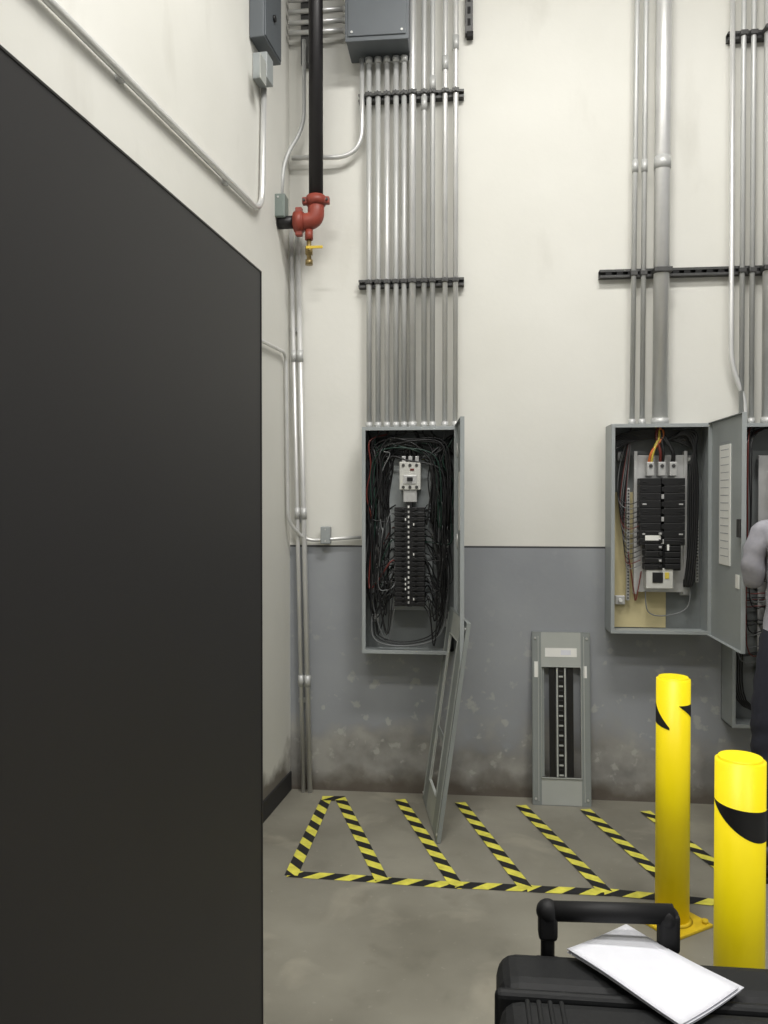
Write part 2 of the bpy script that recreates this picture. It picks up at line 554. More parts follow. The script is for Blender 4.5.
# ---- panel 1
a = P(362, 427, PB); b = P(455, 655, PB)
x0, x1, z0, z1 = a.x, b.x + .012, b.z, a.z
k = Kit('electrical_panel')
enclosure(k, x0, x1, z0, z1)
yc = D - .07
def PX(px, py, off=.09): return P(px, py, off)
bx0, bz1 = PX(393, 502).x, PX(393, 502).z
bx1, bz0 = PX(427, 606).x, PX(427, 606).z
xc = (bx0 + bx1) / 2
k.bb((bx0 - .025, D - .035, bz0 - .03), (bx1 + .025, D - .028, bz1 + .24), 'boxgrey', .002)
k.bb((xc - .012, D - .12, bz0), (xc + .012, D - .03, bz1), 'black')
for i in range(20):
    z = bz0 + .015 + i * (bz1 - bz0 - .02) / 20
    k.bb((xc - .009, D - .125, z), (xc - .001, D - .12, z + .012), 'label' if i % 2 else 'alum')
breakers(k, xc, bz0, bz1, D - .085, .0255, .066)
# main breaker
m0 = PX(400, 490); m1 = PX(421, 462)
k.bb((m0.x, D - .13, m0.z), (m1.x, D - .04, m1.z), 'breaker', .004)
k.bb((m0.x + .02, D - .134, m0.z + .03), (m1.x - .02, D - .128, m0.z + .075), 'alum', .002)
k.bb((m0.x + .04, D - .145, m0.z + .045), (m1.x - .04, D - .13, m0.z + .065), 'black', .002)
for i in range(3):
    xx = m0.x + .02 + i * (m1.x - m0.x - .04) / 2
    k.cyl((xx, D - .134, m1.z - .018), (xx, D - .129, m1.z - .018), .008, 'strut', 12)
    k.cyl((xx, D - .134, m0.z + .014), (xx, D - .129, m0.z + .014), .008, 'strut', 12)
k.bb((m0.x + .055, D - .1335, m1.z - .045), (m0.x + .075, D - .129, m1.z - .035), 'wred')
k.bb((m0.x + .02, D - .12, bz1), (m1.x - .02, D - .05, m0.z), 'alum', .002)
for i in range(3):
    xx = m0.x + .02 + i * (m1.x - m0.x - .04) / 2
    k.bb((xx - .01, D - .1, m1.z), (xx + .01, D - .06, m1.z + .03), 'alum', .002)
    k.spline([(xx, D - .08, m1.z + .02), (xx + .02 - .02 * i, D - .1, m1.z + .07), (xc + .04, D - .07, z1 - .05), (P(412.5, 285, .062).x, D - .062, z1)], .0095, 'wire', 8)
bar(k, x1 - .055, bz0 + .02, bz0 + .34, D - .05)
bar(k, x0 + .065, bz0 + .06, bz0 + .3, D - .05)
for xx, zz in ((x0 + .05, z0 + .16), (x1 - .05, z0 + .14), (x0 + .05, z1 - .1), (x1 - .09, z1 - .15)):
    k.box((xx, D - .012, zz), (.04, .012, .04), 'alum', None, .003)
    k.cyl((xx, D - .03, zz), (xx, D - .004, zz), .01, 'label', 12)
# wires
cx = [P(px, 285, .062).x for px, _ in spec]
J = lambda q=.02: random.uniform(-q, q)
def clampx(x): return min(max(x, x0 + .018), x1 - .018)
for i in range(44):
    s = -1 if i % 2 else 1
    zb = bz0 + random.uniform(.01, bz1 - bz0 - .01)
    xb = xc + s * .075
    xs = (x0 + random.uniform(.02, .12)) if s < 0 else (x1 - random.uniform(.02, .12))
    xt = random.choice(cx[:5] if s < 0 else cx[6:])
    yy = D - random.uniform(.03, .13)
    col = random.choice(['wire'] * 16 + ['wgreen', 'wblue', 'wred'])
    zlow = max(z0 + .03, zb - random.uniform(-.05, .34))
    k.spline([(xb, D - .09, zb), (xb + s * .025, yy, zb + J()), (clampx(xs), yy, (zlow + zb) / 2), (clampx(xs + J(.025)), yy + J(.01), zb + (z1 - zb) * .25), (clampx(xs + J(.03)), yy, zb + (z1 - zb) * .5), (clampx(xs - s * random.uniform(0, .05)), yy, zb + (z1 - zb) * .7), (clampx(xs + J(.02)), yy, z1 - .1 + J(.04)), (xt, D - .065, z1 - .03), (xt, D - .062, z1)], random.uniform(.0022, .0045), col, 6, 5)
for i in range(18):
    xa = x0 + random.uniform(.03, .14); xb = x1 - random.uniform(.03, .14)
    zz = z1 - random.uniform(.03, .17); yy = D - random.uniform(.04, .13)
    k.spline([(xa, yy, zz - .3), (xa - .005, yy, zz - .1), (xa + .05, yy, zz + J(.015)), ((xa + xb) / 2 + J(.05), yy - .01, zz + .01 + J(.015)), (xb - .04, yy, zz - .01 + J(.03)), (xb, yy, zz - .12), (clampx(xb + J(.03)), yy, zz - .4)], random.uniform(.0028, .005), random.choice(['wire'] * 6 + ['wgreen']), 6)
for i in range(22):   # loose loops hanging low beside the bus
    s = random.choice((-1, 1)); xa = xc + s * random.uniform(.08, .13); xb = xc + s * random.uniform(.14, .2)
    za = bz0 + random.uniform(0, .42); yy = D - random.uniform(.05, .145)
    xb = clampx(xb)
    k.spline([(xc + s * .07, D - .09, za), (xa, yy, za - .05 + J(.05)), ((xa + xb) / 2 + J(.02), yy, max(z0 + .04, za - random.uniform(.06, .3))), (xb, yy, za + J(.05)), (clampx(xb + J(.03)), yy, za + .25)], random.uniform(.0024, .0036), random.choice(['wire', 'wire', 'wire', 'wire', 'wire', 'wblue']), 6)
for i in range(3):
    o = i * .011
    k.spline([(x0 + .06 + o, D - .06, bz0 + .2), (x0 + .04 + o, D - .08, z0 + .16), (x0 + .07 + o, D - .09, z0 + .05 + o), (xc, D - .09, z0 + .03 + o), (x1 - .09 - o, D - .09, z0 + .09 + o), (x1 - .05 - o, D - .07, z0 + .3), (x1 - .05, D - .06, bz0 + .3)], .0045 if i < 1 else .003, ['wblue', 'wire', 'wire'][i], 6)
# hinged door, swung out square to the wall
dx = x1 - .004; dw = .42
yf = D - PB
ang = math.atan2(.030, dw)
Rd = Matrix.Rotation(ang, 3, 'Z')
dc = Vector((dx + .015 + .006, yf - dw / 2, (z0 + z1) / 2))
k.box(dc, (.003, dw, z1 - z0 + .01), 'boxgrey', Rd, .001)
for s in (-1, 1):
    k.box(dc + Rd @ Vector((-.008, s * (dw / 2 - .002), 0)), (.018, .003, z1 - z0 + .01), 'boxgrey', Rd)
    k.box(dc + Rd @ Vector((-.008, 0, s * ((z1 - z0) / 2 + .003))), (.018, dw, .003), 'boxgrey', Rd)
k.box(dc + Rd @ Vector((-.004, 0, .2)), (.002, .2, .28), 'label', Rd)
for zz in (z0 + .12, (z0 + z1) / 2, z1 - .12):
    k.cyl((dx + .004, yf - .003, zz - .035), (dx + .004, yf - .003, zz + .035), .006, 'alum', 10)
k.done()
X1DOOR, Z1BOT, Z1TOP = dx, z0, z1

# ---- panel 2
a = P(611.5, 424, PB); b = P(711, 635, PB)
x0, x1, z0, z1 = a.x, b.x, b.z, a.z
k = Kit('electrical_panel')
enclosure(k, x0, x1, z0, z1)
k.bb((x0 + .01, D - .012, z0 + .01), (x0 + .30, D - .007, z0 + .70), 'card')
c0 = PX(636, 592, .06); c1 = PX(685, 455, .06)
k.bb((c0.x, D - .05, c0.z), (c1.x, D - .035, c1.z), 'alum', .002)
k.bb((c0.x - .012, D - .06, c0.z - .01), (c0.x + .004, D - .03, c1.z + .02), 'alum', .001)
k.bb((c1.x - .004, D - .06, c0.z - .01), (c1.x + .012, D - .03, c1.z + .02), 'alum', .001)
b0 = PX(640, 545); b1 = PX(683, 478)
xc = (b0.x + b1.x) / 2
n = 9
for i in range(n):
    z = b0.z + (b1.z - b0.z) * (i + .5) / n; hh = (b1.z - b0.z) / n
    for s in (-1, 1):
        k.bb((xc + s * .058 - .052, D - .115, z - hh * .48), (xc + s * .058 + .050, D - .05, z + hh * .48), 'black', .002)
        k.bb((xc + s * .088 - .010, D - .118, z - .004), (xc + s * .088 + .010, D - .113, z + .003), 'alum' if i % 4 == 1 else 'black', .001)
    k.bb((xc - .006, D - .118, z - hh * .3), (xc + .006, D - .05, z + hh * .3), 'alum' if i % 3 == 0 else 'black', .001)
b0 = PX(643, 570); b1 = PX(664, 530)
for i in range(6):
    z = b0.z + (b1.z - b0.z) * (i + .5) / 6; hh = .028
    k.bb((xc - .085, D - .12, z - .013), (xc + .0, D - .05, z + .013), 'black', .002)
    k.bb((xc - .02, D - .132, z - .005), (xc - .008, D - .118, z + .005), 'alum' if i % 2 else 'black', .001)
k.bb((xc + .005, D - .11, b0.z), (xc + .09, D - .05, b1.z - .04), 'black', .003)
for i in range(5):
    z = b0.z + .02 + i * .03
    k.bb((xc + .01, D - .122, z - .012), (xc + .085, D - .1, z + .012), 'black', .002)
k.bb((xc - .085, D - .1215, b0.z + .15), (xc - .01, D - .118, b0.z + .175), 'label')
k.bb((xc + .02, D - .1235, b0.z + .1), (xc + .03, D - .12, b0.z + .13), 'label')
b0 = PX(645, 588); b1 = PX(672, 568)
k.bb((b0.x, D - .115, b0.z), (b1.x, D - .05, b1.z), 'breaker', .003)
k.bb((b0.x + .03, D - .12, b0.z + .03), (b1.x - .05, D - .112, b1.z - .02), 'black', .002)
k.bb((b0.x + .09, D - .118, b0.z + .05), (b1.x - .02, D - .113, b1.z - .02), 'wyellow', .001)
# lugs & feeders
cols = ['worange', 'wyellow', 'wred', 'wire', 'wire', 'wire']
fx = P(660, 415, .08).x
for i in range(3):
    xx = xc - .055 + i * .055
    zl = PX(650, 466).z
    k.bb((xx - .018, D - .1, zl - .05), (xx + .018, D - .05, zl + .02), 'alum', .003)
    k.cyl((xx, D - .105, zl), (xx, D - .098, zl), .009, 'strut', 12)
    for j in range(2):
        k.spline([(xx - .006 + .012 * j, D - .08, zl + .01), (xx + random.uniform(-.02, .02), D - .1, zl + .07), (fx + random.uniform(-.02, .02), D - .09, z1 - .05), (fx + (i - 1) * .018, D - .08 + .01 * j, z1)], .0075, cols[i * 2 + j], 8)
bar(k, PX(628, 480, .04).x, PX(628, 600, .04).z, PX(628, 488, .04).z, D - .04)
bar(k, PX(697, 480, .04).x, PX(697, 582, .04).z, PX(697, 520, .04).z, D - .04)
for xx, zz in ((x0 + .07, z0 + .15), (x0 + .08, z1 - .15), (x1 - .08, z1 - .17), (x1 - .09, z0 + .2)):
    k.box((xx, D - .02, zz), (.05, .02, .045), 'alum', None, .003)
    k.cyl((xx, D - .045, zz), (xx, D - .01, zz), .009, 'label', 12)
xr = x1 - .05
for i in range(4):
    o = .011 * i
    k.spline([(xc + .02 + o, D - .08, z1 - .08), (xc + .1, D - .1, z1 - .05 + o * .5), (xr - .03 + o * .7, D - .1, z1 - .09 + o), (xr - o, D - .09, z1 - .25), (xr - o * .9, D - .08, z1 - .55), (xr - .02 - o, D - .08, z0 + .24), (xr - .05, D - .06, z0 + .26)], .0075, 'wire', 8)
for i in range(14):
    zz = PX(640, 500 + i * 5).z
    k.spline([(xc - .1, D - .09, zz), (x0 + .1, D - .08, zz - .02), (x0 + .05 + .003 * i, D - .06, zz + .03), (x0 + .06 + .002 * i, D - .05, zz + .2 if zz + .2 < z1 - .05 else z1 - .06), (P(632, 415, .06).x, D - .06, z1)], .0022, ['wire', 'wblue', 'wire', 'wire', 'wire', 'wred', 'wblue'][i % 7], 6)
for i in range(7):
    k.spline([(x0 + .03, D - .05 - .01 * i, z1 - .06 - .01 * i), (x0 + .12, D - .07, z1 - .03 - .008 * i), (xc, D - .08, z1 - .025 - .006 * i), (xr - .02, D - .08, z1 - .06 - .01 * i), (xr, D - .07, z1 - .2)], .0055, 'wire', 8)
k.spline([(xc - .09, D - .06, z0 + .3), (xc - .12, D - .08, z0 + .16), (xc - .13, D - .08, z0 + .2), (x0 + .1, D - .07, z0 + .4)], .003, 'wred', 8)
k.spline([(xc - .07, D - .06, z0 + .2), (xc - .06, D - .08, z0 + .1), (xc + .02, D - .08, z0 + .08), (xr - .04, D - .07, z0 + .12), (xr - .02, D - .06, z0 + .25)], .003, 'wblue', 8)
# door open square
dw = x1 - x0 - .005; yf = D - PB
k.bb((x1 - .001, yf - dw, z0 - .002), (x1 + .002, yf, z1 + .002), 'boxgrey', .0008)
for yy in (yf - dw, yf - .003): k.bb((x1 - .018, yy, z0 - .002), (x1, yy + .003, z1 + .002), 'boxgrey')
for zz in (z0 - .002, z1 - .001): k.bb((x1 - .018, yf - dw, zz), (x1, yf, zz + .003), 'boxgrey')
k.bb((x1 - .006, yf - dw * .60, z0 + .36), (x1 - .001, yf - dw * .28, z1 - .12), 'label', .001)
for j in range(16):
    zz = z0 + .40 + j * .035
    k.bb((x1 - .0068, yf - dw * .56, zz), (x1 - .0055, yf - dw * .32, zz + .003), 'ink')
k.bb((x1 - .02, yf - dw + .02, (z0 + z1) / 2 - .02), (x1, yf - dw + .06, (z0 + z1) / 2 + .06), 'strut', .003)
k.bb((x1 - .005, yf - dw * .85, z0 + .27), (x1 - .001, yf - dw * .76, z0 + .33), 'label')
for zz in (z0 + .12, (z0 + z1) / 2, z1 - .12):
    k.cyl((x1 + .006, yf - .001, zz - .035), (x1 + .006, yf - .001, zz + .035), .006, 'alum', 10)
k.done()
X2 = x1

# ---- panel 3 (taller, mostly out of frame)
x0 = X2 + .10; x1 = x0 + .56; z1 = zt2; z0 = P(742, 728, PB).z
k = Kit('electrical_panel')
enclosure(k, x0, x1, z0, z1)
xc = (x0 + x1) / 2
k.bb((xc - .12, D - .04, z0 + .2), (xc + .12, D - .03, z1 - .15), 'alum', .002)
breakers(k, xc, z0 + .3, z1 - .45, D - .085, .0255, .075)
k.bb((xc - .01, D - .12, z0 + .3), (xc + .01, D - .04, z1 - .45), 'alum')
k.bb((xc - .07, D - .13, z1 - .42), (xc + .07, D - .04, z1 - .2), 'breaker', .004)
k.bb((xc - .03, D - .14, z1 - .34), (xc + .03, D - .128, z1 - .28), 'black', .003)
bar(k, x1 - .07, z0 + .3, z0 + .7, D - .05)
for i in range(40):
    s = -1 if i % 3 else 1
    zb = z0 + .3 + random.uniform(0, z1 - z0 - .8)
    xs = xc + s * random.uniform(.17, .25); yy = D - random.uniform(.03, .13)
    k.spline([(xc + s * .09, D - .09, zb), (xc + s * .12, yy, zb - .01), (xs, yy, zb + .03), (xs, yy, (zb + z1) / 2), (xs, yy, z1 - .1), (xc + s * random.uniform(.02, .2), D - .062, z1)], .003, random.choice(['wire', 'wire', 'wire', 'wire', 'worange', 'wred', 'wblue']), 6, 5)
for i in range(5):
    k.spline([(x0 + .04 + .01 * i, D - .08, z1 - .4), (x0 + .035 + .01 * i, D - .09, z0 + .5), (x0 + .05 + .01 * i, D - .09, z0 + .12), (xc, D - .09, z0 + .05 + .01 * i)], .004, 'wire', 6)
dwd = .5
k.bb((x1, yf - dwd, z0), (x1 + .003, yf, z1), 'boxgrey', .001)
k.done()

# ------------------------------------------------------------------ cover plates
def cover(name, wd, ht, open_w, open_h, cz, strip=True):
    k = Kit(name); t = .004
    ow, oh = open_w, open_h; a0 = cz - oh / 2; a1 = cz + oh / 2
    k.bb((-wd / 2, 0, 0), (-ow / 2, t, ht), 'plate'); k.bb((ow / 2, 0, 0), (wd / 2, t, ht), 'plate')
    k.bb((-ow / 2, 0, 0), (ow / 2, t, a0), 'platelt'); k.bb((-ow / 2, 0, a1), (ow / 2, t, ht), 'platelt')
    # returned rim
    for s in (-1, 1):
        k.bb((s * wd / 2 - .0015, -.0, 0), (s * wd / 2 + .0015, .018, ht), 'plate')
        k.bb((s * ow / 2 - .0015, -.006, a0), (s * ow / 2 + .0015, .008, a1), 'platelt')
        k.bb((s * (wd / 2 - .03) - .002, -.003, .02), (s * (wd / 2 - .03) + .002, .001, ht - .02), 'platelt')
    for zz in (0, ht): k.bb((-wd / 2, 0, zz - .0015), (wd / 2, .018, zz + .0015), 'plate')
    for zz in (a0, a1): k.bb((-ow / 2, -.006, zz - .0015), (ow / 2, .008, zz + .0015), 'platelt')
    for sx in (-1, 1):
        for zz in (.03, ht - .03): k.cyl((sx * (wd / 2 - .015), -.005, zz), (sx * (wd / 2 - .015), 0, zz), .006, 'alum', 10)
    return k

# plate 1: leaning back on the wall
ht = .87; wd = .29
k = cover('panel_cover_plate', wd, ht, .20, .56, .415)
k.bb((-.024, -.001, .14), (-.016, .012, .69), 'platelt')
k.bb((.016, -.001, .14), (.024, .012, .69), 'platelt')
k.bb((-.016, .004, .14), (.016, .01, .69), 'black')
for i in range(22):
    z = .145 + i * .0248
    k.bb((-.012, -.002, z), (.010, .01, z + .008), 'black' if i % 2 else 'platelt', .001)
k.bb((.03, .006, .14), (.062, .009, .69), 'black'); k.bb((-.098, .006, .14), (-.085, .009, .69), 'plate')
k.bb((-.06, .006, .14), (-.03, .009, .69), 'black')
k.bb((-.08, -.001, .745), (.08, .0, .79), 'label'); k.bb((-.0, -.0015, .755), (.05, -.0005, .78), 'paper')
k.bb((-.135, -.002, .64), (-.115, .0, .72), 'label')
k.bb((.112, -.002, .64), (.13, .0, .70), 'label')
base = G(562, 806); tilt = math.asin(min(.9, (D - base.y - .02) / ht))
k.xform(Matrix.Translation((base.x, D - .02 - ht * math.sin(tilt), .002)) @ Matrix.Rotation(-tilt, 4, 'X'))
k.done()

# plate 2: standing square to the wall and leaning on the open door of panel 1
ht = 1.0; wd = .56
k = cover('panel_cover_plate', wd, ht, .24, .74, .52)
k.bb((-.12, .0, .4), (.12, .004, .43), 'plate')
k.bb((-.12, .001, .17), (-.09, .003, .88), 'platelt'); k.bb((.09, .001, .17), (.12, .003, .88), 'platelt')
bl = G(423, 799); br = G(436, 842)
tl = survey(452, 619, Vector((0, bl.y - .02, 0)), Vector((0, 1, 0)))
tr = survey(465, 624, Vector((0, br.y - .02, 0)), Vector((0, 1, 0)))
ux = (br - bl).normalized()
ctr = (bl + br) / 2; top = (tl + tr) / 2
uz = top - ctr; uz = (uz - ux * uz.dot(ux)).normalized()
uy = uz.cross(ux).normalized()
mt = Matrix(((ux.x, uy.x, uz.x, ctr.x), (ux.y, uy.y, uz.y, ctr.y), (ux.z, uy.z, uz.z, .004), (0, 0, 0, 1)))
k.xform(mt); k.done()

# ------------------------------------------------------------------ corner services
k = Kit('electrical_conduit_run')   # pair of leaning drops in the corner
for pa, pb_, r in ((291, 303.5, .011), (297.5, 310, .0135)):
    a = P(pa, 232, .04); b = P(pb_, 790, .04); b.z = 0.0
    k.cyl(b, a, r, 'emt', 16)
    for f in (.2, .5, .78):
        q = b.lerp(a, f); k.cyl(q - (a - b).normalized() * .03, q + (a - b).normalized() * .03, r + .003, 'emt_dull', 16)
for py in (330, 520, 700):
    q = P(291 + (py - 232) * .0224 + 3, py, .012); k.bb((q.x - .03, D - .02, q.z - .012), (q.x + .03, D, q.z + .012), 'emt_dull', .002)
k.done()

k = Kit('electrical_conduit_run')   # run along left wall and up to its box
k.tube([L(264, 84, .02), L(262, 214, .02), L(45, -3, .02), L(-45, -93, .02)], .0135, 'emt', .13, 16)
for px in (225, 120):
    q = L(px, px - 45, .01)
    k.box(q, (.02, .03, .04), 'emt_dull', Rl, .002)
q = L(263, 70, .036); k.box(q, (.07, .09, .12), 'boxgrey', Rl, .004)
q2 = L(263, 70, .073); k.box(q2, (.004, .08, .11), 'platelt', Rl, .001)
k.done()

k = Kit('electrical_cabinet')   # grey cabinet high on the left wall
a = L(249, 40, 0); b = L(267, 40, 0)
mid = (a + b) / 2; wdt = (Vector((a.x, a.y)) - Vector((b.x, b.y))).length
za = L(258, 34, .05).z
mid = Vector((mid.x, mid.y, za + .45)) + LN * .036
k.box(mid, (.07, wdt, .9), 'pull', Rl, .004)
k.box(mid + LN * .037, (.006, wdt - .02, .88), 'pull', Rl, .003)
k.cyl(mid + LN * .04 + Vector((0, 0, -.3)), mid + LN * .05 + Vector((0, 0, -.3)), .015, 'black', 12)
k.done()

k = Kit('electrical_conduit_run')   # horizontal tubes into the pull box
for py in (-14, 0, 12, 23, 33):
    a = P(294, py, .07)
    k.cyl((CORNER.x + .012, a.y, a.z), (PULLX0 - .005, a.y, a.z), .0125, 'emt', 14)
    k.cyl((PULLX0 - .034, a.y, a.z), (PULLX0 - .005, a.y, a.z), .018, 'alum', 14)
q = P(306, 20, .02)
k.bb((q.x - .02, D - .06, q.z - .25), (q.x + .02, D - .01, q.z + .35), 'strut', .002)
k.done()

k = Kit('electrical_conduit_run')   # sweep from pull box back to the corner
a = P(362, 44, .06)
k.tube([(a.x, a.y, zpull - .003), P(362, 157, .06), P(292, 158, .06)], .0125, 'emt', .15, 16)
k.done()
k = Kit('electrical_conduit_run')   # flex to flow switch
k.tube([P(304, 40, .1), P(304, 128, .1), P(284, 158, .12), P(281, 200, .14)], .011, 'emt_dull', .1, 14)
k.done()
k = Kit('electrical_conduit_run')   # low run to panel 1
k.tube([L(232, 326, .02), L(262, 341, .02), L(286, 353, .02), L(288, 522, .02), P(306, 541, .03), P(361, 537, .03)], .009, 'emt', .06, 14)
k.done()
k = Kit('junction_box')
q = P(326, 535, .03); k.box((q.x, D - .03, q.z), (.05, .05, .09), 'boxgrey', None, .004)
k.cyl((q.x, D - .056, q.z + .03), (q.x, D - .053, q.z + .03), .005, 'alum', 8); k.cyl((q.x, D - .056, q.z - .03), (q.x, D - .053, q.z - .03), .005, 'alum', 8)
k.done()

# ------------------------------------------------------------------ fire riser
k = Kit('sprinkler_riser_pipe')
off = .2
a = P(316, 206, off)
r = .036
k.cyl(a, (a.x, a.y, H - .01), r, 'firepipe', 28)
k.cyl(a + Vector((0, 0, .0)), a + Vector((0, 0, .05)), r + .013, 'redfit', 28, bev=.004)
for s in (-1, 1):
    k.box(a + Vector((s * (r + .018), 0, .025)), (.03, .035, .035), 'redfit', None, .005)
    k.cyl(a + Vector((s * (r + .022), -.03, .025)), a + Vector((s * (r + .022), .03, .025)), .006, 'strut', 10)
e1 = P(300, 222, off)
k.tube([a + Vector((0, 0, .02)), (a.x, a.y, e1.z), (e1.x - .01, e1.y, e1.z)], r + .006, 'redfit', .09, 24)
k.cyl((e1.x - .03, e1.y, e1.z), (e1.x + .02, e1.y, e1.z), r + .016, 'redfit', 28, bev=.004)
k.cyl((e1.x - .11, e1.y, e1.z), (e1.x - .02, e1.y, e1.z), r - .004, 'firepipe', 24)
for s in (-1, 1):
    k.box((e1.x - .005, e1.y, e1.z + s * (r + .02)), (.035, .035, .03), 'redfit', None, .005)
d0 = P(309, 230, off); d1 = P(309, 265, off)
k.cyl(d0, (d0.x, d0.y, d0.z - .05), .02, 'redfit', 18)
k.cyl((d0.x, d0.y, d0.z - .04), (d0.x, d0.y, d1.z), .012, 'brass', 14)
k.cyl((d0.x, d0.y, d0.z - .085), (d0.x, d0.y, d0.z - .125), .02, 'brass', 6)
k.cyl((d0.x, d0.y, d1.z), (d0.x, d0.y, d1.z + .025), .019, 'brass', 14)
k.cyl((d0.x, d0.y - .04, d0.z - .105), (d0.x, d0.y, d0.z - .105), .008, 'brass', 10)
k.box((d0.x + .035, d0.y - .042, d0.z - .1), (.085, .006, .014), 'handle_y', None, .002)
k.done()
k = Kit('flow_switch_box')
q = P(280, 208, .2)
k.box(q, (.07, .08, .12), 'boxgreen', None, .006)
k.box(q + Vector((0, -.042, 0)), (.06, .004, .11), 'boxgreen', None, .002)
k.cyl(q + Vector((0, -.047, .04)), q + Vector((0, -.043, .04)), .005, 'alum', 8)
k.done()

# ------------------------------------------------------------------ hazard tape
k = Kit('hazard_floor_tape')
zl = [.0012]
def tape(p, q, w=.056, band=.066):
    a = G(*p); b = G(*q); z = zl[0]; zl[0] += .0003
    u = (b - a); Lg = u.length; u.normalize(); v = Vector((-u.y, u.x, 0))
    n = int(Lg / band) + 3
    for i in range(-2, n):
        s0 = i * band; s1 = s0 + band
        pts = [(s0, -w / 2), (s1, -w / 2), (s1 + w * 1.1, w / 2), (s0 + w * 1.1, w / 2)]
        # clip against 0..Lg
        def clip(poly, lim, keep):
            out = []
            for j in range(len(poly)):
                A = poly[j]; B = poly[(j + 1) % len(poly)]
                ia, ib = keep(A[0]), keep(B[0])
                if ia: out.append(A)
                if ia != ib:
                    t = (lim - A[0]) / (B[0] - A[0]); out.append((lim, A[1] + t * (B[1] - A[1])))
            return out
        pts = clip(pts, 0, lambda x: x >= 0)
        if len(pts) > 2: pts = clip(pts, Lg, lambda x: x <= Lg)
        if len(pts) < 3: continue
        k.face([Vector((a.x, a.y, z)) + u * s + v * t for s, t in pts], 'tapey' if i % 2 else 'tapek')
tape((288, 874), (382, 880)); tape((376, 880), (462, 886)); tape((455, 885), (534, 889)); tape((527, 889), (610, 893)); tape((604, 892), (716, 903))
tape((326, 800), (291, 876)); tape((340, 798), (382, 881)); tape((400, 800), (457, 887)); tape((460, 803), (526, 889)); tape((521, 806), (606, 893)); tape((585, 810), (668, 884)); tape((645, 812), (735, 880)); tape((322, 799), (345, 799))
k.done()

# ------------------------------------------------------------------ bollards
def bollard(px, py, plate, marks):
    k = Kit('safety_bollard'); c = G(px, py); r = .06; h = .905
    k.cyl((c.x, c.y, 0.0), (c.x, c.y, h), r, 'yellow', 48, bev=.008)
    if plate:
        Rb = Matrix.Rotation(math.radians(35), 3, 'Z')
        k.box((c.x, c.y, .006), (.2, .2, .012), 'yellow2', Rb, .003)
        for sx in (-1, 1):
            for sy in (-1, 1):
                q = Rb @ Vector((sx * .08, sy * .08, 0)); k.cyl((c.x + q.x, c.y + q.y, .01), (c.x + q.x, c.y + q.y, .025), .012, 'yellow2', 6)
        k.cyl((c.x, c.y, .012), (c.x, c.y, .02), r + .012, 'yellow2', 40, r2=r)
    # angle measured from camera-facing direction
    base = math.atan2(-c.y, -c.x)
    for (a0, a1, f0, f1) in marks:
        n = 16; row0 = []; row1 = []
        for i in range(n + 1):
            t = i / n; a = base + a0 + (a1 - a0) * t
            rr = r + .0008
            lo, hi = f0(t), f1(t)
            row0.append(k.bm.verts.new((c.x + rr * math.cos(a), c.y + rr * math.sin(a), h - lo)))
            row1.append(k.bm.verts.new((c.x + rr * math.cos(a), c.y + rr * math.sin(a), h - hi)))
        mi = k.mi('tapek')
        for i in range(n):
            f = k.bm.faces.new((row0[i], row0[i + 1], row1[i + 1], row1[i])); f.material_index = mi; f.smooth = True
    k.done()

# increasing angle = towards image right
bollard(672, 922, True, [
    (-1.6, -.2, lambda t: .080 + .095 * t, lambda t: .165 + .018 * t),
    (.35, 1.9, lambda t: .094 + .0 * t, lambda t: .096 + .07 * t)])
bollard(738, 1112, True, [
    (-1.45, 1.45, lambda t: .108 + .016 * t, lambda t: .110 + .078 * math.sin(min(1, t * 1.2) * math.pi / 2) ** 1.2 + .012 * t)])

# ------------------------------------------------------------------ black partition
farp = floorpt(-.1525 * 2.03, 2.03); dirp = (RIGHT * (141 / F) + FWD).normalized()
np_ = Vector((dirp.y, -dirp.x, 0))
hp = 1.55 + (500 - 272) / 800 * 2.03
Rp = Matrix(((np_.x, dirp.x, 0), (np_.y, dirp.y, 0), (0, 0, 1)))
k = Kit('black_partition_panel')
ln = 1.3; cc = farp - dirp * ln / 2 - np_ * .02
k.box((cc.x, cc.y, hp / 2), (.036, ln, hp - .002), 'partition', Rp, .002)
ee = farp - np_ * .02 + dirp * .0
k.box((ee.x, ee.y, hp / 2), (.04, .006, hp), 'partedge', Rp, .001)
k.box((cc.x, cc.y, hp - .002), (.039, ln, .005), 'partedge', Rp, .001)
k.done()

# ------------------------------------------------------------------ equipment case
er = math.radians(-6)
ORI = Matrix.Rotation(YAW + er, 4, 'Z')
ZT = .745
cc = floorpt(.455, 1.26)
k = Kit('equipment_case')
W_, D_ = .54, .30
k.box((0, -.07, ZT / 2 + .01), (W_, D_ * .55, ZT - .02), 'case', None, .035, 4)
k.box((0, .085, ZT / 2 + .01), (W_, D_ * .42, ZT - .02), 'case', None, .035, 4)
k.box((0, .018, ZT / 2 + .01), (W_ + .012, .022, ZT - .02), 'case', None, .01, 3)
for i in range(5):
    x = -.2 + i * .1
    k.box((x, -.07 - D_ * .275, ZT / 2), (.022, .012, ZT - .2), 'case', None, .005, 3)
    k.box((x, .085 + D_ * .21, ZT / 2 - .06), (.022, .012, ZT - .3), 'case', None, .005, 3)
for i in range(4):
    k.box((-.225 + i * .018, -.07, ZT - .001), (.008, D_ * .42, .008), 'case', None, .003, 2)
for s in (-1, 1):
    for zz in (.2, .55):
        k.box((s * (W_ / 2 + .008), .01, zz), (.02, .075, .07), 'caserub', None, .006, 3)
    k.cyl((s * .2, .15, .04), (s * .25, .15, .04), .04, 'caserub', 28, bev=.005)
    k.box((s * .22, -.1, .02), (.06, .06, .04), 'caserub', None, .006)
hy = .162
hx0 = -.176; hx1 = .034
hz = ZT + .060
